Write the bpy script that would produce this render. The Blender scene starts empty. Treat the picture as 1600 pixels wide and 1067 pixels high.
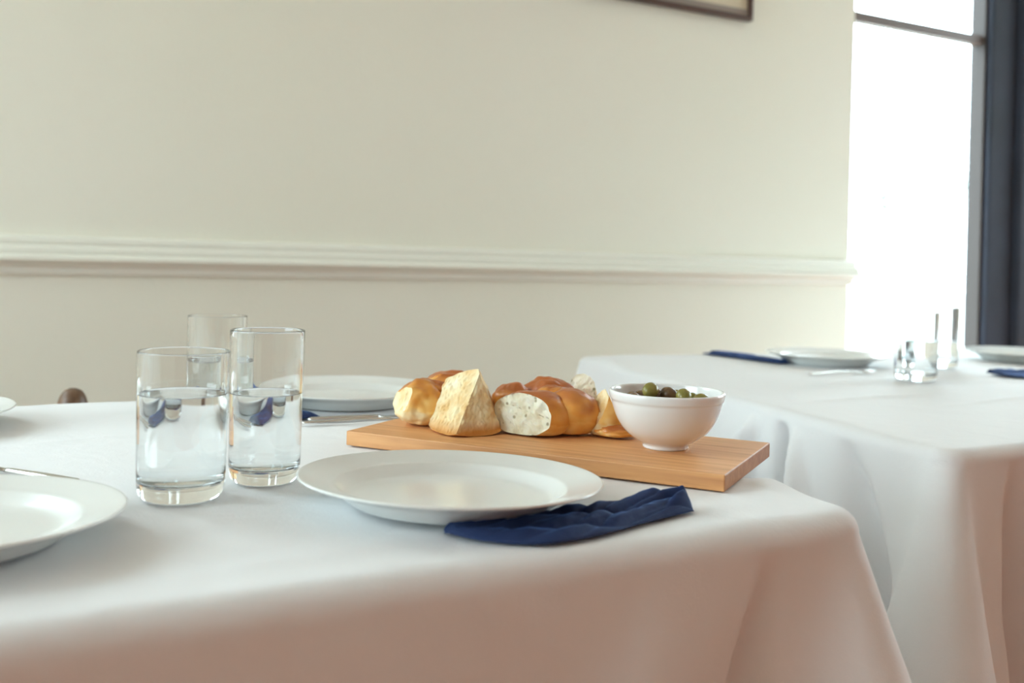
import bpy, bmesh, math, random
from mathutils import Vector, Matrix, noise
PI = math.pi
random.seed(4)
scene = bpy.context.scene
C = scene.collection

# ------------------------------------------------------------------ camera, world, light, exposure
# world frame: X runs along the back wall, Y towards it, Z up; tabletops at 0.75
YAW = -math.radians(29.22)
ROLL = 0.026
cd = bpy.data.cameras.new('camera')
cam = bpy.data.objects.new('camera', cd); C.objects.link(cam)
F = Vector((-math.sin(YAW), math.cos(YAW), 0))
R0 = Vector((math.cos(YAW), math.sin(YAW), 0))
R = R0 * math.cos(ROLL) + Vector((0, 0, 1)) * math.sin(ROLL)
U = R.cross(F)
m = Matrix((R, U, -F)).transposed().to_4x4()
m.translation = Vector((0, 0, 0.975))
cam.matrix_world = m
cd.sensor_width = 36; cd.lens = 36.0
cd.shift_y = -131.5 / 1600
cd.clip_start = 0.02
cd.dof.use_dof = True; cd.dof.focus_distance = 1.10; cd.dof.aperture_fstop = 4.5
scene.camera = cam
scene.view_settings.view_transform = 'Standard'
scene.view_settings.look = 'None'
scene.view_settings.gamma = 1
scene.view_settings.use_curve_mapping = False
scene.view_settings.exposure = 0.0
scene.cycles.max_bounces = 14
scene.cycles.transmission_bounces = 14
scene.cycles.transparent_max_bounces = 14
scene.cycles.diffuse_bounces = 6
scene.cycles.blur_glossy = 0.3

w = bpy.data.worlds.new('sky'); scene.world = w; w.use_nodes = True
bg = w.node_tree.nodes['Background']
bg.inputs['Color'].default_value = (0.80, 0.96, 1.04, 1); bg.inputs['Strength'].default_value = 12.3

def portal(name, x0, x1, z0, z1, y):
    l = bpy.data.lights.new(name, 'AREA'); l.shape = 'RECTANGLE'
    l.size = x1 - x0; l.size_y = z1 - z0; l.cycles.is_portal = True
    o = bpy.data.objects.new(name, l); C.objects.link(o)
    o.location = ((x0 + x1) / 2, y, (z0 + z1) / 2)
    o.rotation_euler = (-PI / 2, 0, 0)          # faces -Y, into the room
    return o
WX = 2.565          # right end of the back wall
WL0, WL1, WLB, WLT = -1.30, -0.40, 1.22, 2.34   # window opening left of the frame
portal('portal_left', WL0, WL1, WLB, WLT, 2.49)
portal('portal_right', WX, 4.1, 0.0, 2.6, 2.56)
SY0, SY1, SZ0, SZ1 = 0.25, 2.10, 0.95, 2.65      # unseen openings added in both side walls to let in fill light
for nm, px, ry in (('portal_fill_left', -2.7, -PI / 2), ('portal_fill_right', 5.5, PI / 2)):
    o = portal(nm, SY0, SY1, SZ0, SZ1, 0); o.location = (px, (SY0 + SY1) / 2, (SZ0 + SZ1) / 2)
    o.rotation_euler = (-PI / 2, 0, PI / 2 if px < 0 else -PI / 2)

# ------------------------------------------------------------------ materials
def mat(name, color, rough=0.6, **kw):
    m = bpy.data.materials.new(name); m.use_nodes = True
    b = m.node_tree.nodes['Principled BSDF']
    b.inputs['Base Color'].default_value = (*color, 1); b.inputs['Roughness'].default_value = rough
    for k, v in kw.items():
        b.inputs[k.replace('_', ' ')].default_value = v
    return m
def nd(m, t, **kw):
    n = m.node_tree.nodes.new(t)
    for k, v in kw.items(): setattr(n, k, v)
    return n
def lk(m, a, b): m.node_tree.links.new(a, b)
def bump(m, tex_out, strength, dist=0.001):
    b = nd(m, 'ShaderNodeBump'); b.inputs['Strength'].default_value = strength; b.inputs['Distance'].default_value = dist
    lk(m, tex_out, b.inputs['Height']); lk(m, b.outputs[0], m.node_tree.nodes['Principled BSDF'].inputs['Normal'])
def noise_tex(m, scale, detail=4, vec=None, stretch=None):
    tc = nd(m, 'ShaderNodeTexCoord'); n = nd(m, 'ShaderNodeTexNoise')
    n.inputs['Scale'].default_value = scale; n.inputs['Detail'].default_value = detail
    src = tc.outputs['Object']
    if stretch:
        mp = nd(m, 'ShaderNodeMapping'); mp.inputs['Scale'].default_value = stretch; lk(m, src, mp.inputs[0]); src = mp.outputs[0]
    lk(m, src, n.inputs['Vector'])
    return n
def ramp(m, fac, stops):
    r = nd(m, 'ShaderNodeValToRGB'); e = r.color_ramp.elements
    while len(e) < len(stops): e.new(0.5)
    for i, (p, c) in enumerate(stops): e[i].position = p; e[i].color = (*c, 1)
    lk(m, fac, r.inputs[0]); return r
def colored(m, r): lk(m, r.outputs[0], m.node_tree.nodes['Principled BSDF'].inputs['Base Color'])

M_wall = mat('cream wall paint', (0.82, 0.81, 0.69), 0.75)
n = noise_tex(M_wall, 90, 5); bump(M_wall, n.outputs[0], 0.25, 0.002)
n = noise_tex(M_wall, 1.2, 3); colored(M_wall, ramp(M_wall, n.outputs[0], [(0.3, (0.82, 0.81, 0.69)), (0.7, (0.84, 0.825, 0.72))]))
M_rail = mat('cream gloss paint', (0.84, 0.84, 0.75), 0.4)
M_brick = mat('terracotta wall paint', (0.55, 0.32, 0.24), 0.8)
n = noise_tex(M_brick, 40, 4); bump(M_brick, n.outputs[0], 0.3, 0.002)
M_ceiling = mat('ceiling paint', (0.8, 0.79, 0.74), 0.8)
M_dark = mat('dark navy frame paint', (0.018, 0.021, 0.032), 0.85)
n = noise_tex(M_dark, 6, 3); colored(M_dark, ramp(M_dark, n.outputs[0], [(0.3, (0.015, 0.018, 0.027)), (0.7, (0.022, 0.027, 0.044))]))
M_bar = mat('brown frame paint', (0.10, 0.06, 0.045), 0.5)
M_stile = mat('dark brown stile paint', (0.022, 0.012, 0.009), 0.6)
M_floor = mat('reddish floorboards', (0.50, 0.24, 0.16), 0.55)
n = noise_tex(M_floor, 3, 6, stretch=(1, 12, 1)); colored(M_floor, ramp(M_floor, n.outputs[0], [(0.3, (0.54, 0.235, 0.155)), (0.7, (0.68, 0.33, 0.23))]))
M_ground = mat('pale paving', (0.55, 0.54, 0.5), 0.9)
n = noise_tex(M_ground, 2, 3); colored(M_ground, ramp(M_ground, n.outputs[0], [(0.3, (0.5, 0.49, 0.45)), (0.7, (0.6, 0.59, 0.55))]))

M_cloth = mat('white linen', (0.80, 0.805, 0.815), 0.85, Sheen_Weight=0.15)
def weave(m, scale, strength):
    tc = nd(m, 'ShaderNodeTexCoord')
    f = nd(m, 'ShaderNodeTexNoise'); f.inputs['Scale'].default_value = scale; f.inputs['Detail'].default_value = 3; lk(m, tc.outputs['Object'], f.inputs[0])
    n = nd(m, 'ShaderNodeTexNoise'); n.inputs['Scale'].default_value = 16; n.inputs['Detail'].default_value = 5; n.inputs['Distortion'].default_value = .6; lk(m, tc.outputs['Object'], n.inputs[0])
    mu = nd(m, 'ShaderNodeMath', operation='MULTIPLY_ADD'); mu.inputs[1].default_value = 9
    lk(m, n.outputs[0], mu.inputs[0]); lk(m, f.outputs[0], mu.inputs[2])
    bump(m, mu.outputs[0], strength, 0.0005)
weave(M_cloth, 500, 0.45)
M_china = mat('white glazed china', (0.80, 0.82, 0.80), 0.2, Coat_Weight=0.15)
n = noise_tex(M_china, 30, 2); bump(M_china, n.outputs[0], 0.02, 0.001)
M_bowl = mat('white bowl glaze', (0.84, 0.84, 0.83), 0.15, Coat_Weight=0.3)
n = noise_tex(M_bowl, 30, 2); bump(M_bowl, n.outputs[0], 0.03, 0.001)
M_navy = mat('navy linen', (0.008, 0.027, 0.105), 0.8, Sheen_Weight=0.7)
M_navy.node_tree.nodes['Principled BSDF'].inputs['Sheen Tint'].default_value = (0.10, 0.25, 0.65, 1); M_navy.node_tree.nodes['Principled BSDF'].inputs['Sheen Roughness'].default_value = 0.35
weave(M_navy, 300, 0.4)
M_steel = mat('cutlery steel', (0.62, 0.61, 0.58), 0.22, Metallic=1.0)
n = noise_tex(M_steel, 200, 2); bump(M_steel, n.outputs[0], 0.03, 0.0005)
M_board = mat('oiled beech board', (0.5, 0.28, 0.14), 0.5)
tc = nd(M_board, 'ShaderNodeTexCoord'); mp = nd(M_board, 'ShaderNodeMapping'); mp.inputs['Scale'].default_value = (2.5, 40, 40)
lk(M_board, tc.outputs['Object'], mp.inputs[0])
n = nd(M_board, 'ShaderNodeTexNoise'); n.inputs['Scale'].default_value = 3; n.inputs['Detail'].default_value = 7; n.inputs['Distortion'].default_value = 0.4
lk(M_board, mp.outputs[0], n.inputs[0])
rb_ = ramp(M_board, n.outputs[0], [(0.25, (0.56, 0.25, 0.095)), (0.5, (0.70, 0.345, 0.135)), (0.75, (0.79, 0.43, 0.19))])
sx_ = nd(M_board, 'ShaderNodeSeparateXYZ'); lk(M_board, tc.outputs['Normal'], sx_.inputs[0])      # end grain is darker
ab_ = nd(M_board, 'ShaderNodeMath', operation='ABSOLUTE'); lk(M_board, sx_.outputs[0], ab_.inputs[0])
eg_ = nd(M_board, 'ShaderNodeMix', data_type='RGBA', blend_type='MULTIPLY'); eg_.inputs[7].default_value = (0.62, 0.52, 0.45, 1)
lk(M_board, ab_.outputs[0], eg_.inputs['Factor']); lk(M_board, rb_.outputs[0], eg_.inputs[6])
lk(M_board, eg_.outputs[2], M_board.node_tree.nodes['Principled BSDF'].inputs['Base Color']); bump(M_board, n.outputs[0], 0.2, 0.0006)
M_wood = mat('dark chair wood', (0.12, 0.065, 0.035), 0.4)
n = noise_tex(M_wood, 8, 5, stretch=(8, 8, 1)); colored(M_wood, ramp(M_wood, n.outputs[0], [(0.3, (0.09, 0.045, 0.025)), (0.7, (0.18, 0.10, 0.055))]))
M_tablewood = mat('table wood', (0.35, 0.22, 0.12), 0.5)
n = noise_tex(M_tablewood, 6, 5, stretch=(1, 10, 10)); colored(M_tablewood, ramp(M_tablewood, n.outputs[0], [(0.3, (0.28, 0.17, 0.09)), (0.7, (0.42, 0.27, 0.15))]))
def glassmat(name, ior, color=(1, 1, 1)):
    m = bpy.data.materials.new(name); m.use_nodes = True
    b = m.node_tree.nodes['Principled BSDF']
    b.inputs['Base Color'].default_value = (*color, 1); b.inputs['Roughness'].default_value = 0.0
    b.inputs['Transmission Weight'].default_value = 1; b.inputs['IOR'].default_value = ior
    return m
M_glass = glassmat('clear glass', 1.48, (0.99, 1.0, 1.0))
M_water = glassmat('water', 1.33, (0.98, 0.995, 1.0))
M_pane = bpy.data.materials.new('window pane'); M_pane.use_nodes = True
nt = M_pane.node_tree; nt.nodes.remove(nt.nodes['Principled BSDF'])
tr = nt.nodes.new('ShaderNodeBsdfTransparent'); tr.inputs[0].default_value = (0.97, 0.985, 0.98, 1)
gl = nt.nodes.new('ShaderNodeBsdfGlossy'); gl.inputs['Roughness'].default_value = 0.02
mx = nt.nodes.new('ShaderNodeMixShader'); mx.inputs[0].default_value = 0.04
nt.links.new(tr.outputs[0], mx.inputs[1]); nt.links.new(gl.outputs[0], mx.inputs[2])
nt.links.new(mx.outputs[0], nt.nodes['Material Output'].inputs[0])
M_paper = mat('cream print paper', (0.66, 0.58, 0.43), 0.7)
M_mount_shade = mat('shadow toned mount', (0.30, 0.25, 0.21), 0.7)  # taupe is the shadow beside the frame, put into the mount's colour
M_frame = mat('dark brown picture frame', (0.075, 0.035, 0.025), 0.4)
M_crumb = mat('bread crumb', (0.80, 0.73, 0.52), 0.9, Subsurface_Weight=0.15)
M_crumb.node_tree.nodes['Principled BSDF'].inputs['Subsurface Radius'].default_value = (0.004, 0.003, 0.002)
n = noise_tex(M_crumb, 120, 6)
v = nd(M_crumb, 'ShaderNodeTexVoronoi'); v.inputs['Scale'].default_value = 85; tcx = nd(M_crumb, 'ShaderNodeTexCoord'); lk(M_crumb, tcx.outputs['Object'], v.inputs[0])
n2 = noise_tex(M_crumb, 45, 3)
vh = nd(M_crumb, 'ShaderNodeTexVoronoi'); vh.inputs['Scale'].default_value = 95; lk(M_crumb, tcx.outputs['Object'], vh.inputs[0])
rh = ramp(M_crumb, vh.outputs[0], [(0.12, (0.35, 0.30, 0.18)), (0.24, (1, 1, 1))])
rc_ = ramp(M_crumb, n2.outputs[0], [(0.32, (0.70, 0.60, 0.40)), (0.45, (0.84, 0.80, 0.62)), (0.6, (0.88, 0.86, 0.72))])
mm_ = nd(M_crumb, 'ShaderNodeMix', data_type='RGBA', blend_type='MULTIPLY'); mm_.inputs['Factor'].default_value = .75
lk(M_crumb, rc_.outputs[0], mm_.inputs[6]); lk(M_crumb, rh.outputs[0], mm_.inputs[7])
lk(M_crumb, mm_.outputs[2], M_crumb.node_tree.nodes['Principled BSDF'].inputs['Base Color'])
sm = nd(M_crumb, 'ShaderNodeMath', operation='ADD'); lk(M_crumb, n.outputs[0], sm.inputs[0]); lk(M_crumb, v.outputs[0], sm.inputs[1]); bump(M_crumb, sm.outputs[0], 0.6, 0.0018)
M_crumb2 = mat('toasted torn crumb', (0.80, 0.64, 0.38), 0.8, Subsurface_Weight=0.1)
M_crumb2.node_tree.nodes['Principled BSDF'].inputs['Subsurface Radius'].default_value = (0.004, 0.003, 0.002)
n = noise_tex(M_crumb2, 38, 4)
r2_ = ramp(M_crumb2, n.outputs[0], [(0.30, (0.74, 0.46, 0.18)), (0.5, (0.84, 0.68, 0.40)), (0.66, (0.87, 0.77, 0.54))])
tc2 = nd(M_crumb2, 'ShaderNodeTexCoord'); sp2 = nd(M_crumb2, 'ShaderNodeSeparateXYZ'); lk(M_crumb2, tc2.outputs['Object'], sp2.inputs[0])
mr2 = nd(M_crumb2, 'ShaderNodeMapRange'); mr2.inputs['From Min'].default_value = .004; mr2.inputs['From Max'].default_value = .017; mr2.inputs['To Min'].default_value = 1; mr2.inputs['To Max'].default_value = 0
ad2 = nd(M_crumb2, 'ShaderNodeMath', operation='MULTIPLY_ADD'); ad2.inputs[1].default_value = -.012; lk(M_crumb2, n.outputs[0], ad2.inputs[0]); lk(M_crumb2, sp2.outputs[2], ad2.inputs[2])
ad3 = nd(M_crumb2, 'ShaderNodeMath', operation='ADD'); ad3.inputs[1].default_value = .006; lk(M_crumb2, ad2.outputs[0], ad3.inputs[0])
lk(M_crumb2, ad3.outputs[0], mr2.inputs['Value'])
mc2 = nd(M_crumb2, 'ShaderNodeMix', data_type='RGBA'); mc2.inputs[7].default_value = (0.62, 0.27, 0.06, 1)
lk(M_crumb2, mr2.outputs[0], mc2.inputs['Factor']); lk(M_crumb2, r2_.outputs[0], mc2.inputs[6])
lk(M_crumb2, mc2.outputs[2], M_crumb2.node_tree.nodes['Principled BSDF'].inputs['Base Color'])
bump(M_crumb2, n.outputs[0], 0.6, 0.003)
M_crust = mat('golden crust', (0.6, 0.3, 0.08), 0.33)
at = nd(M_crust, 'ShaderNodeAttribute'); at.attribute_name = 'baked'
n = noise_tex(M_crust, 28, 5)
ad = nd(M_crust, 'ShaderNodeMath', operation='MULTIPLY_ADD'); ad.inputs[1].default_value = 0.35
lk(M_crust, n.outputs[0], ad.inputs[0]); lk(M_crust, at.outputs['Fac'], ad.inputs[2])
colored(M_crust, ramp(M_crust, ad.outputs[0], [(0.20, (0.84, 0.70, 0.42)), (0.42, (0.86, 0.54, 0.17)), (0.68, (0.74, 0.32, 0.055)), (0.98, (0.44, 0.12, 0.022))]))
n = noise_tex(M_crust, 160, 4); bump(M_crust, n.outputs[0], 0.3, 0.0008)
M_olive = mat('green olive', (0.22, 0.20, 0.045), 0.22)
n = noise_tex(M_olive, 60, 3); colored(M_olive, ramp(M_olive, n.outputs[0], [(0.3, (0.17, 0.15, 0.03)), (0.7, (0.32, 0.27, 0.07))]))
M_olive2 = mat('brown olive', (0.14, 0.075, 0.035), 0.25)
n = noise_tex(M_olive2, 60, 3); colored(M_olive2, ramp(M_olive2, n.outputs[0], [(0.3, (0.10, 0.05, 0.025)), (0.7, (0.20, 0.12, 0.05))]))
M_leaf = mat('pale leaves', (0.20, 0.32, 0.16), 0.6)
n = noise_tex(M_leaf, 8, 3); colored(M_leaf, ramp(M_leaf, n.outputs[0], [(0.3, (0.07, 0.12, 0.06)), (0.7, (0.12, 0.18, 0.10))]))
M_bark = mat('pale bark', (0.5, 0.45, 0.38), 0.9)
n = noise_tex(M_bark, 20, 3); bump(M_bark, n.outputs[0], 0.5, 0.01)

# ------------------------------------------------------------------ helpers
def link(name, bm, material, parent=None, smooth=True, loc=None, rz=0, recalc=True):
    if recalc: bmesh.ops.recalc_face_normals(bm, faces=bm.faces)
    me = bpy.data.meshes.new(name); bm.to_mesh(me); bm.free()
    for mm in (material if isinstance(material, (list, tuple)) else [material]): me.materials.append(mm)
    for p in me.polygons: p.use_smooth = smooth
    o = bpy.data.objects.new(name, me); C.objects.link(o)
    if parent: o.parent = parent
    if loc is not None: o.location = loc
    o.rotation_euler.z = rz
    return o
def thing(name, label, cat, loc=(0, 0, 0), rz=0, group=None):
    o = bpy.data.objects.new(name, None); C.objects.link(o); o.empty_display_size = 0.02
    o.location = loc; o.rotation_euler.z = rz
    return tag(o, label, cat, group)
def tag(o, label, cat, group=None, kind=None):
    if label: o['label'] = label
    if cat: o['category'] = cat
    if group: o['group'] = group
    if kind: o['kind'] = kind
    return o
def struct(o): o['kind'] = 'structure'; return o
def copy_thing(root, loc, rz, label, group=None):
    r = root.copy(); C.objects.link(r); r.rotation_euler = (0, 0, 0); r.location = loc; r.rotation_euler.z = rz; r['label'] = label
    if group: r['group'] = group
    for ch in list(root.children):
        c = ch.copy(); C.objects.link(c); c.parent = r
    return r
def box(bm, x0, x1, y0, y1, z0, z1, bev=0.0, seg=2):
    vs = [bm.verts.new((x, y, z)) for x in (x0, x1) for y in (y0, y1) for z in (z0, z1)]
    fs = [bm.faces.new([vs[i] for i in f]) for f in ((0, 1, 3, 2), (4, 6, 7, 5), (0, 4, 5, 1), (2, 3, 7, 6), (0, 2, 6, 4), (1, 5, 7, 3))]
    if bev:
        es = list({e for f in fs for e in f.edges})
        bmesh.ops.bevel(bm, geom=es, offset=bev, segments=seg, affect='EDGES', profile=0.5)
    return bm
def bx(*a, **k): return box(bmesh.new(), *a, **k)
def lathe(prof, n=96, bm=None, c=(0, 0, 0)):
    bm = bm or bmesh.new(); rings = []
    for r, z in prof:
        if r < 1e-6: rings.append([bm.verts.new((c[0], c[1], c[2] + z))])
        else: rings.append([bm.verts.new((c[0] + r * math.cos(2 * PI * i / n), c[1] + r * math.sin(2 * PI * i / n), c[2] + z)) for i in range(n)])
    for a, b in zip(rings, rings[1:]):
        for i in range(n):
            j = (i + 1) % n
            if len(a) == 1 and len(b) == 1: continue
            if len(a) == 1: bm.faces.new((a[0], b[i], b[j]))
            elif len(b) == 1: bm.faces.new((a[i], a[j], b[0]))
            else: bm.faces.new((a[i], a[j], b[j], b[i]))
    return bm
def smooth_prof(pts, k=4):
    """Catmull-Rom through profile points"""
    out = []
    P = [pts[0]] + list(pts) + [pts[-1]]
    for i in range(1, len(P) - 2):
        p0, p1, p2, p3 = P[i - 1:i + 3]
        for j in range(k):
            t = j / k
            out.append(tuple(max(0.0, 0.5 * (2 * p1[q] + (p2[q] - p0[q]) * t + (2 * p0[q] - 5 * p1[q] + 4 * p2[q] - p3[q]) * t * t + (3 * p1[q] - p0[q] - 3 * p2[q] + p3[q]) * t ** 3)) for q in (0, 1)))
    out.append(pts[-1]); return out
def interp(xs, u):
    """smooth interpolation of a list of tuples at u in 0..1"""
    n = len(xs) - 1; f = min(max(u, 0), 1) * n; i = min(int(f), n - 1); t = f - i
    g = lambda k: xs[min(max(k, 0), n)]
    p0, p1, p2, p3 = g(i - 1), g(i), g(i + 1), g(i + 2)
    return tuple(0.5 * (2 * b + (c - a) * t + (2 * a - 5 * b + 4 * c - d) * t * t + (3 * b - a - 3 * c + d) * t ** 3) for a, b, c, d in zip(p0, p1, p2, p3))

# ------------------------------------------------------------------ room
YW = 2.357; TH = 0.20; XL, XR, YB, ZC = -2.6, 5.4, -3.2, 2.95
bm = bmesh.new()
box(bm, XL - .2, WL0, YW, YW + TH, 0, ZC); box(bm, WL1, WX, YW, YW + TH, 0, ZC)
box(bm, WL0, WL1, YW, YW + TH, WLT, ZC); box(bm, WL0, WL1, YW, YW + TH, 0, WLB); box(bm, WX, 4.1, YW, YW + TH, 2.6, ZC); box(bm, 4.1, XR + .2, YW, YW + TH, 0, ZC)
struct(link('wall_back', bm, M_wall, smooth=False))
for nm, a, b in (('wall_left', XL - .2, XL), ('wall_right', XR, XR + .2)):
    bm = bx(a, b, YB, SY0, 0, ZC); box(bm, a, b, SY1, YW, 0, ZC); box(bm, a, b, SY0, SY1, 0, SZ0); box(bm, a, b, SY0, SY1, SZ1, ZC)
    struct(link(nm, bm, M_wall, smooth=False))
struct(link('wall_front', bx(XL - .2, XR + .2, YB - .2, YB, 0, ZC), M_brick, smooth=False))
struct(link('ceiling', bx(XL - .2, XR + .2, YB - .2, YW + TH, ZC, ZC + .1), M_ceiling, smooth=False))
fl = struct(link('floor', bx(XL - .2, XR + .2, YB - .2, YW + TH, -.06, -.012), M_floor, smooth=False))
pl = None; k = 0; y = YB
while y < YW + TH - 0.02:
    yy = min(y + 0.14, YW + TH)
    x = XL; off = random.uniform(0.6, 2.2); xs = [XL] + [XL + off + 2.2 * i for i in range(4) if XL + off + 2.2 * i < XR] + [XR]
    for a, b in zip(xs, xs[1:]):
        link('floorboard', bx(a + .0015, b - .0015, y + .0015, yy - .0015, -.012, random.uniform(-.0008, 0)), M_floor, fl, smooth=False)
    y += 0.14

# moulded chair rail on the wall and round its corner
prof = [(0, .912), (.006, .912), (.010, .918), (.012, .928), (.020, .936), (.030, .940), (.036, .944), (.036, .950), (.028, .953), (.024, .957),
        (.026, .962), (.026, .968), (.018, .972), (.016, .978), (.019, .982), (.017, .990), (.008, .996), (0, .996)]
bm = bmesh.new()
rows = []
for i in range(3):
    row = []
    for d, z in prof:
        if i == 0: p = (XL, YW - d, z)
        elif i == 1: p = (WX + d, YW - d, z)
        else: p = (WX + d, YW + TH * 0.9, z)
        row.append(bm.verts.new(p))
    rows.append(row)
for a, b in zip(rows, rows[1:]):
    for i in range(len(prof) - 1): bm.faces.new((a[i], a[i + 1], b[i + 1], b[i]))
bm.faces.new(rows[0]); bm.faces.new(rows[2])
rail = struct(link('trim_1', bm, M_rail, smooth=False))
struct(link('baseboard_back', bx(XL, WX, YW - .018, YW, 0, .16, bev=.004), M_rail, smooth=False))

# right window: dark framed glazed opening set back in the wall
YF = 2.50
win = struct(thing('window_1', None, None, (0, 0, 0)))
link('frame', bx(WX, WX + .045, YF, YF + .05, 0, 2.6, bev=.004), M_bar, win, False)
link('glazing_bar', bx(WX + .045, 3.40, YF, YF + .04, 1.818, 1.852, bev=.004), M_bar, win, False)
link('glazing_bar', bx(WX + .045, 3.40, YF, YF + .04, 2.53, 2.56, bev=.004), M_bar, win, False)
link('frame', bx(3.398, 3.412, YF - .01, YF + .05, 0, 2.6, bev=.004), M_stile, win, False)
link('bottom_rail', bx(WX + .045, 3.40, YF, YF + .045, 0.0, .16, bev=.004), M_bar, win, False)
for z0, z1 in ((.16, 1.818), (1.852, 2.53)):
    link('pane', bx(WX + .045, 3.40, YF + .018, YF + .022, z0, z1), M_pane, win, False)
# dark post right of the glazing
bm = bx(3.412, 3.56, YF - .03, YF + .07, 0, 2.6, bev=.012, seg=3)
box(bm, 3.56, 4.1, YF - .06, YF + .06, 0, 2.6, bev=.01, seg=3)
struct(link('door_1', bm, M_dark, smooth=False))
# window left of the frame
win2 = struct(thing('window_2', None, None))
for a, b in ((WL0, WL0 + .04), (WL1 - .04, WL1)):
    link('frame', bx(a, b, YF - .06, YF - .01, WLB, WLT, bev=.004), M_bar, win2, False)
for z0, z1 in ((WLB, WLB + .05), (WLT - .05, WLT)):
    link('glazing_bar', bx(WL0 + .05, WL1 - .05, YF - .055, YF - .015, z0, z1, bev=.004), M_bar, win2, False)
link('pane', bx(WL0 + .05, WL1 - .05, YF - .036, YF - .032, WLB + .05, WLT - .05), M_pane, win2, False)

for i, xx in ((3, XL - .12), (4, XR + .12)):  # unseen side windows, added to brighten the back wall
    fill_win = struct(thing('window_%d' % i, None, None))
    ym = (SY0 + SY1) / 2
    for a, b in ((SY0, SY0 + .04), (ym - .02, ym + .02), (SY1 - .04, SY1)):
        link('frame', bx(xx - .02, xx + .02, a, b, SZ0, SZ1, bev=.004), M_bar, fill_win, False)
    for a, b in ((SZ0, SZ0 + .05), (1.90, 1.93), (SZ1 - .04, SZ1)):
        link('glazing_bar', bx(xx - .018, xx + .018, SY0 + .04, SY1 - .04, a, b), M_bar, fill_win, False)
    link('pane', bx(xx - .002, xx + .002, SY0 + .04, SY1 - .04, SZ0 + .05, SZ1 - .04), M_pane, fill_win, False)
# outdoors
struct(link('ground', bx(-30, 40, -30, 45, -.35, -.15), M_ground, smooth=False))
tree = thing('garden_tree', 'small leafy green tree in the glare outside the window', 'tree', (7.73, 6.3, -.15))
bm = bmesh.new()
lathe([(0, 0), (.05, 0), (.035, .8), (.03, 1.5), (.015, 1.9), (0, 1.9)], 10, bm)
link('trunk', bm, M_bark, tree)
bm = bmesh.new()
for i in range(420):
    d = Vector((random.gauss(0, 1), random.gauss(0, 1), random.gauss(0, 1))).normalized() * random.uniform(.3, 1) ** .5
    c = Vector((d.x * .55, d.y * .45, 1.72 + d.z * .36 + .12 * d.x))
    a = Vector((random.gauss(0, 1), random.gauss(0, 1), random.gauss(0, .6))).normalized() * random.uniform(.05, .09)
    b = a.orthogonal().normalized() * a.length * .3
    vs = [bm.verts.new(c + q) for q in (-a, b, a, -b)]; bm.faces.new(vs)
tag(link('foliage', bm, M_leaf, tree, recalc=False), None, None, kind='stuff')

# picture at the top of the wall
pic = thing('picture_frame', 'dark brown thin picture frame with cream print hanging on wall', 'picture', (1.36, YW, 1.70))
bm = bx(-.75, .75, -.026, -.004, 0, .014, bev=.002); link('frame_bar', bm, M_frame, pic, False)
bm = bx(-.75, .75, -.026, -.004, .986, 1.0, bev=.002); link('frame_bar', bm, M_frame, pic, False)
for a, b in ((-.75, -.738), (.738, .75)): link('frame_bar', bx(a, b, -.026, -.004, .014, .986, bev=.002), M_frame, pic, False)
bm = bmesh.new()
box(bm, -.738, .738, -.016, -.004, .014, .034); box(bm, -.738, .738, -.016, -.004, .966, .986); box(bm, -.738, -.722, -.016, -.004, .034, .966)
link('mount', bm, M_mount_shade, pic, False)
link('print', bx(-.722, .738, -.012, -.004, .034, .966), M_paper, pic, False)

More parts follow.
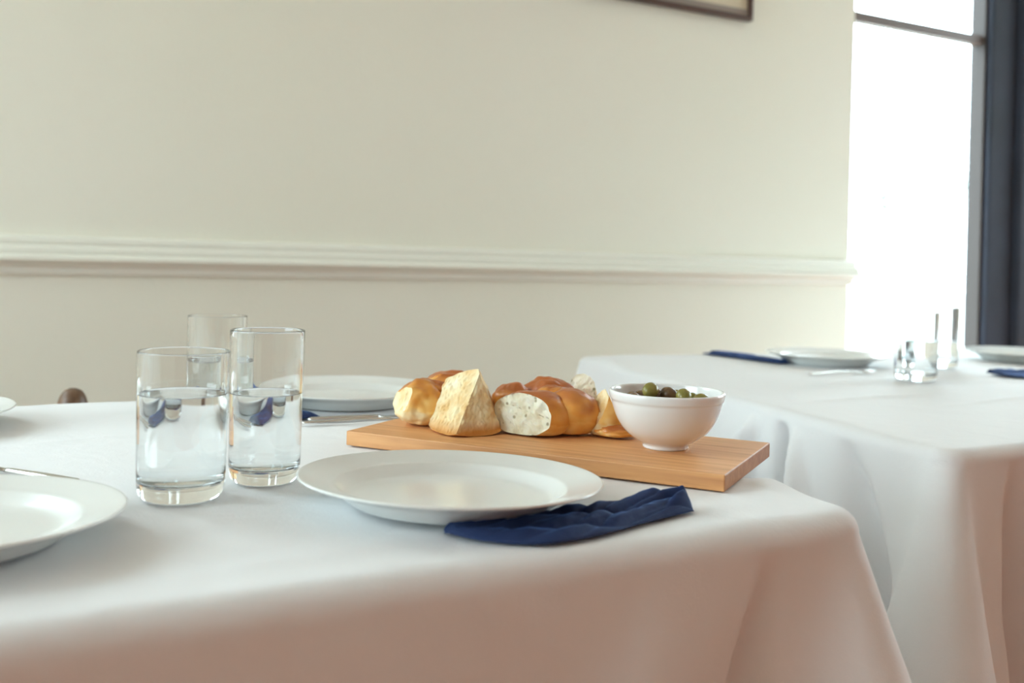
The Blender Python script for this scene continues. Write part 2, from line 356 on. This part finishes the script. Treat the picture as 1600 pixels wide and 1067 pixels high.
# ------------------------------------------------------------------ tablecloths
def cloth(name, quad, z0, drop, re, rc, folds, topfn, label, flare=None, n_side=170):
    """quad = corner points counter-clockwise; folds: (side, pos, width, amp, slant); flare per corner"""
    q = [Vector(p) for p in quad]; base = []      # (point, normal, side, distance along side)
    cen = sum(q, Vector((0, 0))) / 4
    nr_ = []
    for i in range(4):
        d = (q[(i + 1) % 4] - q[i]).normalized(); nr_.append(Vector((d.y, -d.x)))
    tls = [rc * math.tan(nr_[i - 1].angle(nr_[i]) / 2) for i in range(4)]       # corner i lies between sides i-1 and i
    for i in range(4):
        a, b = q[i], q[(i + 1) % 4]
        d = (b - a).normalized(); nrm = nr_[i]; L = (b - a).length; nn = nr_[(i + 1) % 4]
        t0, t1 = tls[i], tls[(i + 1) % 4]
        for k in range(n_side):
            u = k / n_side; u = .6 * u + .4 * (.5 - .5 * math.cos(PI * u))
            x_ = t0 + (L - t0 - t1) * u
            base.append((a + d * x_, nrm, i, x_, L))
        cc = b - d * t1 - nrm * rc; th = nrm.angle(nn)
        for k in range(20):
            t = k / 20; ang = t * th
            v = Vector((nrm.x * math.cos(ang) - nrm.y * math.sin(ang), nrm.x * math.sin(ang) + nrm.y * math.cos(ang)))
            cdist = t1 * (2 * t - 1); L2 = (q[(i + 2) % 4] - b).length
            base.append((cc + v * rc, v, i, L + cdist, L) if t < .5 else (cc + v * rc, v, (i + 1) % 4, cdist, L2))
    N = len(base); bm = bmesh.new(); rings = []
    fl = flare or [.28] * 4
    def off(k, h):
        p, v, side, dist, L = base[k]
        o = 0.0
        for (s, pos, wid, amp, sl) in folds:
            if s == side:
                x = (dist - pos - sl * h) / (wid * (0.5 + 2.2 * h))
                o += amp * .22 * (1 - math.exp(-h / .12)) * math.exp(-x * x)
        d0, d1 = dist, L - dist
        c0, c1 = fl[side], fl[(side + 1) % 4]
        for dd, cf, w0, w1 in ((d0, c0, .030, .03), (d1, c1, .045, .12)):
            dd = abs(dd)
            o += cf * h * math.exp(-(dd / (w0 + w1 * h)) ** 2)
            o -= .16 * cf * h * math.exp(-((dd - .10 - .35 * h) / .06) ** 2)
        o += .05 * h * noise.noise(Vector((p.x * 2.2, p.y * 2.2, 3.1 + h * .8)))
        o += .006 * min(1, h * 8) * noise.noise(Vector((p.x * 11, p.y * 11, h * 9)))
        return o
    ss = [0.0, .08, .16, .24, .32, .40, .48, .56, .64, .70, .76, .81, .85, .88, .91, .935, .955, .97, .98, .99, 1.0]
    c0 = bm.verts.new((cen.x, cen.y, z0 + topfn(cen.x, cen.y)))
    def inset(k): p, v = base[k][0], base[k][1]; return p - v * re
    ss2 = [i / 70 for i in range(1, 71)]
    for s in ss2:
        row = []
        for k in range(N):
            p = cen + (inset(k) - cen) * s
            row.append(bm.verts.new((p.x, p.y, z0 + topfn(p.x, p.y))))
        rings.append(row)
    for j in range(1, 8):
        a = j / 7 * PI / 2; row = []
        for k in range(N):
            p, v = inset(k), base[k][1]; h = re * (1 - math.cos(a))
            tt = topfn(p.x, p.y) * (1 - j / 7)
            r_ = re * math.sin(a)
            row.append(bm.verts.new((p.x + v.x * r_, p.y + v.y * r_, z0 + tt - h)))
        rings.append(row)
    H = 34
    for j in range(1, H + 1):
        h = drop * (j / H) ** 1.3; row = []
        for k in range(N):
            p, v = inset(k), base[k][1]; r_ = re + off(k, h)
            row.append(bm.verts.new((p.x + v.x * r_, p.y + v.y * r_, z0 - re - h)))
        rings.append(row)
    for k in range(N): bm.faces.new((c0, rings[0][k], rings[0][(k + 1) % N]))
    for a, b in zip(rings, rings[1:]):
        for k in range(N):
            l = (k + 1) % N; bm.faces.new((a[k], b[k], b[l], a[l]))
    o = link(name, bm, M_cloth)
    tag(o, label, 'tablecloth'); return o

def crease(x, y, x0, y0, ang, wid, leng, amp):
    dx, dy = x - x0, y - y0; c, s = math.cos(ang), math.sin(ang)
    a, b = dx * c + dy * s, -dx * s + dy * c
    return amp * math.exp(-(b / wid) ** 2 - (a / leng) ** 2)
def top_near(x, y):
    z = 0.0008 * noise.noise(Vector((x * 9, y * 9, 0))) + 0.0005 * noise.noise(Vector((x * 30, y * 30, 2)))
    z += crease(x, y, .742, .768, 1.5, .013, .030, .010) + crease(x, y, .700, .735, .9, .012, .03, .0025)
    z += crease(x, y, .05, 1.25, .2, .012, .25, .0012) + crease(x, y, .2, .72, .15, .015, .3, .0012)
    return z + .0014
def top_far(x, y):
    z = 0.0010 * noise.noise(Vector((x * 7, y * 7, 5)))
    z += crease(x, y, 1.40, 1.22, .0, .012, .13, .004) + crease(x, y, 1.65, 1.13, .1, .010, .2, .003)
    z += crease(x, y, 1.33, 1.86, .5, .05, .12, .012) + crease(x, y, 1.9, 1.3, -.1, .012, .15, .003)
    return z + .0015
cloth('tablecloth', [(-1.0, .655), (.757, .655), (.757, 1.590), (-1.0, 1.590)], .750, .42, .022, .035,
      [(1, .32, .05, .20, 0), (0, 1.63, .022, -.22, -.12), (0, 1.52, .05, .05, -.2)], top_near, 'white linen tablecloth on the near table, under the bread board', flare=[.2, .37, .2, .2])
cloth('tablecloth', [(1.078, .825), (3.3, .80), (3.3, 1.80), (1.285, 1.985)], .750, .42, .016, .03,
      [(3, .755, .024, .62, -.30), (3, .825, .022, -.75, .05), (3, .86, .025, .30, .30), (3, .98, .045, -.28, .25), (3, .50, .05, .18, .2), (0, .13, .035, -.30, .25), (0, .27, .05, .30, .1)], top_far,
      'white linen tablecloth on the far table by the window', flare=[.42, .2, .2, .3])
def table(label, x0, x1, y0, y1):
    t = thing('dining_table', label, 'table', ((x0 + x1) / 2, (y0 + y1) / 2, 0))
    a, b = (x1 - x0) / 2, (y1 - y0) / 2
    link('tabletop', bx(-a, a, -b, b, .718, .7478, bev=.004), M_tablewood, t, False)
    for sx in (-1, 1):
        for sy in (-1, 1):
            cx, cy = sx * (a - .07), sy * (b - .07)
            link('leg', bx(cx - .028, cx + .028, cy - .028, cy + .028, 0, .718, bev=.005), M_tablewood, t, False)
    return t
table('wooden dining table under the near white tablecloth', -.98, .733, .680, 1.566)
table('wooden dining table under the far white tablecloth', 1.31, 3.27, .85, 1.77)

# ------------------------------------------------------------------ plates
ZT = .7531
def plate(label, x, y, rz=0):
    t = thing('dinner_plate', label, 'plate', (x, y, ZT), rz, 'white dinner plates')
    k = 1.18
    pr = [(0, .0058), (.045, .0056), (.082, .0060), (.092, .0080), (.100, .0120), (.104, .0140), (.110, .0152), (.122, .0178), (.1335, .0205), (.1353, .0203), (.1350, .0190),
          (.125, .0160), (.110, .0120), (.100, .0070), (.092, .0022), (.088, 0), (.083, 0), (.080, .0025), (.04, .0025), (0, .0025)]
    pr = [(r, z * k) for r, z in pr]
    link('dish', lathe(smooth_prof(pr, 3), 128), M_china, t)
    return t
P1 = plate('white dinner plate in front of the wooden board, navy napkin tucked under its right rim', .403, .818)
P1.rotation_mode = 'XYZ'
P1.matrix_world = Matrix.Translation((.403, .822, ZT + .0022)) @ Matrix.Rotation(-math.radians(1.6), 4, R0) @ Matrix.Rotation(math.radians(.9), 4, F)
def cp(x, y, label, rz=1.0): return copy_thing(P1, (x, y, ZT), rz, label)
pL = cp(-.002, .862, 'white dinner plate at the lower left, cut off by the picture edge, with window glint')
pL.matrix_world = Matrix.Translation((-.002, .860, ZT + .0021)) @ Matrix.Rotation(-math.radians(1.5), 4, R0)
cp(.535, 1.445, 'white dinner plate at the back of the near table behind the wooden board')
cp(-.047, 1.420, 'white dinner plate at the far left edge, only its right rim in view')
cp(1.765, 1.680, 'white dinner plate on the far table beside the navy napkin tip and window wall')
cp(2.335, 1.585, 'white dinner plate on the far table right of the two glasses')

# ------------------------------------------------------------------ glasses
def tumbler(label, x, y, z, r=.040, h=.131, fill=.094, wall=.0016, base=.014):
    t = thing('water_glass', label, 'glass', (x, y, z), 0, 'water glasses')
    ro = lambda zz: r * (.950 + .050 * zz / h)
    ri = lambda zz: ro(zz) - wall
    out = [(0, .0014), (r * .40, .0013), (r * .62, .0010), (r * .70, .0003), (r * .74, .0), (r * .80, .0006), (r * .86, .0028), (r * .91, .0062), (r * .938, .0105), (r * .949, .0155)]
    out = smooth_prof(out, 3) + [(ro(.018 + (h - .021) * i / 14), .018 + (h - .021) * i / 14) for i in range(15)] + [(ro(h - .0015), h - .0015)]
    rim = [(ro(h) - wall / 2 + wall / 2 * math.cos(a), h - wall / 2 + wall / 2 * math.sin(a)) for a in [PI * i / 10 for i in range(11)]]
    inn = [(ri(base + .014 + (h - .0015 - base - .014) * i / 14), base + .014 + (h - .0015 - base - .014) * i / 14) for i in range(14, -1, -1)]
    ibt = smooth_prof([(ri(base + .012), base + .012), (ri(base + .008) - .0003, base + .008), (ri(0) * .95, base + .0045), (ri(0) * .86, base + .0018), (r * .6, base + .0003), (r * .3, base), (0, base)], 3)
    link('tumbler', lathe(out + rim + inn + ibt, 128), M_glass, t)
    e = .0003
    wp = [(q_ + (e if q_ > 0 else 0), z_ - e) for q_, z_ in reversed(ibt)]
    for i in range(0, 9):
        zz = base + .014 + (fill - .0006 - base - .014) * i / 8; wp.append((ri(zz) + e, zz))
    rr = wp[-1][0]
    wp += [(rr, fill - .0001), (rr - .0006, fill - .0004), (rr - .0014, fill - .0010), (rr - .0026, fill - .0013), (rr - .004, fill - .0014), (rr * .5, fill - .0014), (0, fill - .0014)]
    link('water', lathe(wp, 128), M_water, t)
    return t
tumbler('short wide glass of water nearest the camera, left of the plate', .193, .940, ZT)
tumbler('tall narrow glass of water just right of the wide front glass', .279, .978, ZT, r=.0355, h=.146, fill=.086, wall=.0028, base=.013)
tumbler('glass of water partly hidden behind the two front glasses', .338, 1.432, ZT, fill=.070)
tumbler('front glass of water on the far table against the bright window', 1.684, 1.370, ZT, r=.042, h=.136, fill=.080)
tumbler('glass of water on the far table just behind the other, nearer the window', 1.955, 1.530, ZT, r=.042, h=.136, fill=.060)

# ------------------------------------------------------------------ wooden board
ang = math.atan2(-.346, .264)
bd = thing('serving_board', 'rectangular light brown wooden serving board holding bread and the olive bowl', 'board', (.6271, 1.0023, ZT), -.961)
# local x along the length, y across
link('plank', bx(-.221, .221, -.104, .104, 0, .0166, bev=.0012), M_board, bd, False)
ZB = ZT + .0167

# ------------------------------------------------------------------ bowl and olives
BX, BY = .7036, .9005
bowl = thing('olive_bowl', 'small white round china bowl of olives on the right of the board', 'bowl', (BX, BY, ZB))
pr = [(0, .004), (.018, .004), (.0215, .0015), (.0235, 0), (.0255, .0012), (.0262, .005), (.034, .0095), (.046, .0185), (.055, .031), (.0605, .045), (.0622, .0515), (.0640, .0545), (.0652, .0595), (.0650, .0622), (.0635, .0632),
      (.0615, .062), (.0600, .0545), (.0570, .045), (.0510, .032), (.0420, .0205), (.030, .0125), (.015, .0085), (0, .0075)]
link('vessel', lathe(smooth_prof([(r * .975, z) for r, z in pr], 4), 128), M_bowl, bowl)
def olive(dx, dy, z, label, group, m, rot=(0, 0)):
    t = thing('olive', label, 'olive', (BX + dx, BY + dy, ZB + z), rot[1], group)
    bm = bmesh.new(); bmesh.ops.create_uvsphere(bm, u_segments=24, v_segments=16, radius=1)
    for v in bm.verts:
        c = v.co; taper = 1 - .08 * c.z * c.z
        v.co = Vector((c.x * .0088 * taper, c.y * .0088 * taper, c.z * .0108 * (1 - .12 * max(0, c.z) ** 8)))
    bmesh.ops.rotate(bm, verts=bm.verts, matrix=Matrix.Rotation(rot[0], 3, 'Y'))
    link('flesh', bm, m, t)
    bm = bmesh.new(); bmesh.ops.create_uvsphere(bm, u_segments=12, v_segments=8, radius=.0013)
    for v in bm.verts: v.co.z += .0104
    bmesh.ops.rotate(bm, verts=bm.verts, matrix=Matrix.Rotation(rot[0], 3, 'Y'))
    link('stem_scar', bm, M_olive2, t)
    return t
Rl = Vector((R0.x, R0.y)); Fl = Vector((F.x, F.y))
def loc2(a, b): v = Rl * a + Fl * b; return v.x, v.y
x, y = loc2(-.0175, .004); olive(x, y, .0620, 'green olive perched highest in the white bowl', None, M_olive, (1.35, .4))
x, y = loc2(.0170, -.010); olive(x, y, .0580, 'green olive showing above the rim at the right of the bowl', None, M_olive, (1.5, .9))
x, y = loc2(.0040, .012); olive(x, y, .0565, 'brownish olive low between the two green ones in the bowl', None, M_olive2, (1.3, 2.2))
k = 0
for lay, (zz, rr, cnt) in enumerate(((.0505, .0385, 11), (.0495, .019, 6), (.030, .026, 7))):
    for i in range(cnt):
        a = 2 * PI * i / cnt + lay * .4
        brown = (math.cos(a) < .3)
        x, y = loc2(rr * math.cos(a), rr * math.sin(a))
        olive(x, y, zz + random.uniform(-.002, .002), 'dark brown olive heaped below the rim of the white bowl' if brown else 'green olive heaped below the rim of the white bowl',
              'brown olives heaped in the bowl' if brown else 'green olives heaped in the bowl', M_olive2 if brown else M_olive, (random.uniform(1, 2), random.uniform(0, 6)))

# ------------------------------------------------------------------ bread
def lobe(parent, c, r, rot=0, tilt=0, cuts=(), name='crust', seed=0, bake=.5, lump=.06, roll=0, square=1.0, grooves=0, crumbmat=None):
    """a swelling of baked dough, flat below, sliced by planes given as (point, normal) in the parent's frame"""
    bm = bmesh.new(); bmesh.ops.create_icosphere(bm, subdivisions=5, radius=1)
    lay = bm.verts.layers.float.new('baked')
    M = Matrix.Rotation(rot, 3, 'Z') @ Matrix.Rotation(tilt, 3, 'X') @ Matrix.Rotation(roll, 3, 'Y')
    for v in bm.verts:
        d = v.co.copy()
        q = Vector([math.copysign(abs(a) ** square, a) for a in d])
        nz = noise.noise(d * 1.6 + Vector((seed * 7.3, 0, 0))) * lump + noise.noise(d * 4.5 + Vector((seed * 3.1, 5, 0))) * lump * .35
        if grooves: nz -= .05 * max(0, math.sin(grooves * d.x * 3 + d.z * 2 + seed)) ** 6
        p = M @ Vector((q.x * r[0], q.y * r[1], q.z * r[2])) * (1 + nz)
        p += Vector(c)
        if p.z < .0045: p.z = .0045 - .0045 * (1 - math.exp(-(.0045 - p.z) / .006))
        n_ = (M @ d)
        v[lay] = bake + .32 * max(-.6, n_.z) + .22 * noise.noise(d * 2.3 + Vector((0, seed, 0))) - (.10 if n_.z < -.2 else 0) + (.5 if p.z < .003 else 0) - .30 * max(0, -d.x - .25) - .12 * max(0, -n_.y) 
        v.co = p
    caps = []
    for pt, nr in cuts:
        g = bm.verts[:] + bm.edges[:] + bm.faces[:]
        res = bmesh.ops.bisect_plane(bm, geom=g, plane_co=Vector(pt), plane_no=Vector(nr), clear_outer=True)
        es = [e for e in res['geom_cut'] if isinstance(e, bmesh.types.BMEdge)]
        f = bmesh.ops.holes_fill(bm, edges=es, sides=0)['faces']
        for q in f: q.material_index = 1
    capf = [f for f in bm.faces if f.material_index == 1]
    if capf:
        b2 = bmesh.new(); mp = {}
        for f in capf:
            vs = []
            for v in f.verts:
                key = tuple(round(a, 6) for a in v.co)
                if key not in mp: mp[key] = b2.verts.new(v.co)
                vs.append(mp[key])
            try: b2.faces.new(vs)
            except ValueError: pass
        bmesh.ops.triangulate(b2, faces=b2.faces)
        for _ in range(5):
            long = [e for e in b2.edges if e.calc_length() > .0035]
            if not long: break
            bmesh.ops.subdivide_edges(b2, edges=long, cuts=1)
            bmesh.ops.triangulate(b2, faces=[f for f in b2.faces if len(f.verts) > 3])
        b2.normal_update()
        for v in b2.verts:
            if v.is_boundary: continue
            v.co += v.normal * (.0016 * noise.noise(v.co * 110) + .0012 * noise.noise(v.co * 300 + Vector((9, 0, 0))) - .0006)
        link('crumb', b2, crumbmat or M_crumb, parent, recalc=False)
        bmesh.ops.delete(bm, geom=capf, context='FACES')
    return link(name, bm, M_crust, parent)

def at_board(px_right, depth):
    """point on the table from metres right of / ahead of the camera"""
    v = Rl * px_right + Fl * depth; return v.x, v.y
def bread(name, label, right, depth, cat='bread'):
    x, y = at_board(right, depth); return thing(name, label, cat, (x, y, ZB), YAW)
# knotted roll at the back left
b = bread('bread_roll', 'knotted golden bread roll at the back left end of the board', -.093, 1.250)
lobe(b, (-.012, -.012, .025), (.031, .032, .029), rot=.3, bake=.42, seed=1, lump=.16, cuts=[((-.032, -.03, .03), (-.80, -.50, .32))], crumbmat=M_crumb2)
lobe(b, (.020, .022, .032), (.042, .034, .031), rot=-.2, bake=.62, seed=2, tilt=.1, lump=.12)
lobe(b, (.002, -.004, .039), (.026, .020, .014), rot=-.5, bake=.62, seed=3, lump=.2, roll=.3)
lobe(b, (.010, .012, .046), (.018, .014, .013), rot=.3, bake=.40, seed=4, lump=.2)
# torn wedge in front of it
b = bread('bread_chunk', 'torn bread wedge with pale creamy faces, front left on the board', -.052, 1.182)
lobe(b, (.002, .010, .029), (.050, .044, .044), rot=-.2, bake=.42, seed=5, lump=.14, crumbmat=M_crumb2,
     cuts=[((.014, .004, .0585), (-.60, -.58, .56)), ((.014, .004, .0585), (.46, -.83, .32)), ((.036, 0, .026), (.92, 0, .38)), ((-.036, 0, .02), (-.9, 0, .3))])
# braided loaf with its cut face
b = bread('braided_loaf', 'glossy golden braided bread piece with white cut face, centre of the board', .040, 1.195)
lobe(b, (-.010, -.004, .023), (.047, .035, .0275), rot=-.15, bake=.60, seed=8, lump=.07, square=.88,
     cuts=[((-.020, -.019, .028), (-.55, -.82, .10))])
lobe(b, (.034, .006, .0245), (.034, .036, .0285), rot=.5, bake=.62, seed=9, lump=.08, roll=.15)
lobe(b, (-.034, .045, .029), (.026, .030, .025), rot=.4, bake=.70, seed=10, lump=.12)
lobe(b, (.008, .060, .030), (.036, .030, .030), rot=-.3, bake=.74, seed=11, lump=.14)
lobe(b, (.014, .030, .040), (.024, .020, .014), rot=.6, bake=.60, seed=12, lump=.18)
# end pieces by the bowl
b = bread('bread_end', 'torn brown bread end between the braided loaf and the bowl', .1145, 1.195)
lobe(b, (.002, 0, .022), (.024, .022, .033), rot=.2, bake=.45, seed=14, lump=.14, tilt=.1, roll=.1, cuts=[((-.010, -.008, .03), (-.86, -.34, .36)), ((.010, 0, .03), (.9, 0, .42))], crumbmat=M_crumb2)
lobe(b, (.012, -.012, .007), (.026, .018, .009), rot=-.1, bake=.62, seed=15, lump=.16)
b = bread('bread_slice', 'pale thin bread slice leaning behind the braided loaf', .094, 1.294)
lobe(b, (0, 0, .030), (.020, .012, .036), rot=-.5, bake=.20, seed=17, lump=.08, tilt=.25, cuts=[((0, -.004, .034), (-.45, -.88, .1))])

# ------------------------------------------------------------------ napkins
def napkin(label, far, near, hfn, nu=150, nv=64, z=ZT + .0006):
    bm = bmesh.new(); g = []
    for i in range(nu + 1):
        u = i / nu; a = interp(far, u); b_ = interp(near, u); row = []
        for j in range(nv + 1):
            v = j / nv
            p = Vector((a[0] + (b_[0] - a[0]) * v, a[1] + (b_[1] - a[1]) * v))
            edge = min(1, min(v * 9, (1 - v) * 6)) * min(1, min(u, 1 - u) * 16)
            h = .0012 + hfn(u, v) * (edge ** .6 if edge > 0 else 0)
            row.append(bm.verts.new((p.x, p.y, h)))
        g.append(row)
    for i in range(nu):
        for j in range(nv): bm.faces.new((g[i][j], g[i][j + 1], g[i + 1][j + 1], g[i + 1][j]))
    o = link('napkin', bm, M_navy)
    me = o.data
    # centre the origin on the cloth
    cx = sum(v.co.x for v in me.vertices) / len(me.vertices); cy = sum(v.co.y for v in me.vertices) / len(me.vertices)
    me.transform(Matrix.Translation((-cx, -cy, 0))); o.location = (cx, cy, z)
    if me.polygons[0].normal.z < 0: me.flip_normals()
    s = o.modifiers.new('thickness', 'SOLIDIFY'); s.thickness = .0011; s.offset = -1
    return tag(o, label, 'napkin', 'navy napkins')
def nap_front(u, v):
    g = lambda c, w: math.exp(-((u - c) / w) ** 2)
    ph = v * 2.7 + .30 * math.sin(u * 5 + .6) + .45 * noise.noise(Vector((u * 5, v * 1.5, 2)))
    h = .0025 + (.0125 - .0050 * v) * abs(math.sin(PI * ph)) ** .75 * (.55 + .5 * u)
    ph2 = u * 5.5 + v * 2.2 + .5 * noise.noise(Vector((u * 4, v * 3, 8)))
    h *= .62 + .38 * abs(math.sin(PI * ph2)) ** .5
    h += .0070 * g(.79, .085) * max(0, 1 - abs(v - .2) / .5) + .0075 * g(.94, .06) * max(0, 1 - abs(v - .4) / .6)
    h += .0012 * noise.noise(Vector((u * 26, v * 9, 4)))
    cap = .0120 + .02 * max(0, v - .25) + (.02 if u > .62 else .02 * max(0, u - .3))
    return min(max(.0005, h), cap)
napkin('crumpled navy blue napkin under the right rim of the front plate',
       [(.358, .741), (.412, .737), (.474, .742), (.528, .744), (.575, .742), (.598, .728)],
       [(.355, .733), (.374, .700), (.412, .674), (.462, .676), (.522, .693), (.588, .709)], nap_front)
def nap_gen(seed, k=1.0):
    def f(u, v):
        return min(.0085 if seed != 11 else .02, k * max(0, .004 + .006 * math.exp(-((v - .45 - .12 * math.sin(u * 5 + seed)) / .16) ** 2) + .005 * noise.noise(Vector((u * 6, v * 4, seed)))))
    return f
napkin('navy napkin under the left rim of the plate behind the board, seen through glass',
       [(.405, 1.640), (.385, 1.54), (.372, 1.40), (.385, 1.315)], [(.450, 1.645), (.432, 1.54), (.428, 1.40), (.452, 1.312)], nap_gen(3, 1.0))
napkin('navy napkin on the far table, pointing left from the plate by the wall',
       [(1.612, 1.93), (1.618, 1.85), (1.625, 1.77), (1.632, 1.69)], [(1.655, 1.925), (1.682, 1.85), (1.685, 1.765), (1.662, 1.685)], nap_gen(7, 1.3))
napkin('dark napkin at the right picture edge on the far table',
       [(1.935, 1.395), (2.00, 1.40), (2.08, 1.385), (2.20, 1.36)], [(1.935, 1.388), (1.93, 1.345), (1.97, 1.29), (2.08, 1.24)], nap_gen(11, 1.0), z=ZT + .0030)

# ------------------------------------------------------------------ cutlery
def sweep(bm, pts):
    """flat bar along local x: (x, halfwidth, zcentre, halfthick)"""
    rows = []
    for x, hw, zc, ht in pts:
        rows.append([bm.verts.new((x, hw * math.cos(a), zc + ht * math.sin(a))) for a in [2 * PI * i / 12 for i in range(12)]])
    for a, b_ in zip(rows, rows[1:]):
        for i in range(12): bm.faces.new((a[i], a[(i + 1) % 12], b_[(i + 1) % 12], b_[i]))
    bm.faces.new(rows[0]); bm.faces.new(rows[-1])
def fork(label, x, y, rz):
    t = thing('dessert_fork', label, 'fork', (x, y, ZT), rz)
    bm = bmesh.new(); sweep(bm, [(-.09, .003, .0030, .0012), (-.085, .0055, .0030, .0015), (-.06, .005, .0035, .0015), (-.02, .003, .0055, .0017), (.02, .0026, .0050, .0017), (.032, .004, .0038, .0013), (.040, .009, .0030, .001), (.052, .0105, .0028, .0009)])
    link('handle', bm, M_steel, t)
    for i in range(4):
        bm = bmesh.new(); yy = (i - 1.5) * .0056
        sweep(bm, [(.050, .0018, .0028, .0009), (.068, .0016, .0040, .0008), (.082, .0012, .0070, .0007)])
        for v in bm.verts: v.co.y += yy
        link('tine', bm, M_steel, t)
def knife(label, x, y, rz):
    t = thing('dessert_knife', label, 'knife', (x, y, ZT), rz)
    bm = bmesh.new(); sweep(bm, [(-.095, .003, .0032, .0014), (-.09, .0065, .0034, .0026), (-.05, .0060, .0036, .0030), (-.005, .0045, .0036, .0026), (.002, .004, .0034, .002)])
    link('handle', bm, M_steel, t)
    bm = bmesh.new(); sweep(bm, [(0, .0045, .0034, .0010), (.02, .0085, .0030, .0009), (.07, .0085, .0024, .0008), (.088, .006, .0022, .0007), (.095, .001, .0021, .0004)])
    link('blade', bm, M_steel, t)
knife('steel knife lying above the lower left plate', .062, 1.100, PI - .95)
fork('steel fork on the cloth between the tall glass and the board', .500, 1.262, -.15)
knife('steel knife beside the fork behind the left end of the board', .520, 1.287, -.10)
fork('steel fork in front of the plate by the wall on the far table', 1.622, 1.497, -.05)

# ------------------------------------------------------------------ chair behind the near table
ch = thing('dining_chair', 'dark wooden chair behind the near table, one rounded post top showing', 'chair', (-.02, 1.98, 0))
for sx in (-.195, .215):
    bm = bmesh.new()
    lathe(smooth_prof([(0, 0), (.014, 0), (.017, .2), (.021, .42), (.022, .60), (.0235, .70), (.0225, .722), (.016, .737), (.007, .743), (0, .744)], 4), 24, bm)
    for v in bm.verts: v.co.x += sx; v.co.y += -.18 
    link('back_post', bm, M_wood, ch)
for zz in (.50, .60):
    link('back_rail', bx(-.18, .20, -.188, -.172, zz, zz + .045, bev=.004), M_wood, ch, False)
link('seat', bx(-.215, .235, -.20, .22, .425, .450, bev=.010, seg=3), M_wood, ch, False)
for sx in (-.185, .205):
    bm = lathe([(0, 0), (.013, 0), (.019, .2), (.017, .425), (0, .425)], 20)
    for v in bm.verts: v.co.x += sx; v.co.y += .18
    link('front_leg', bm, M_wood, ch)
for yy in (-.18, .18):
    link('stretcher', bx(-.18, .20, yy - .008, yy + .008, .18, .20, bev=.003), M_wood, ch, False)
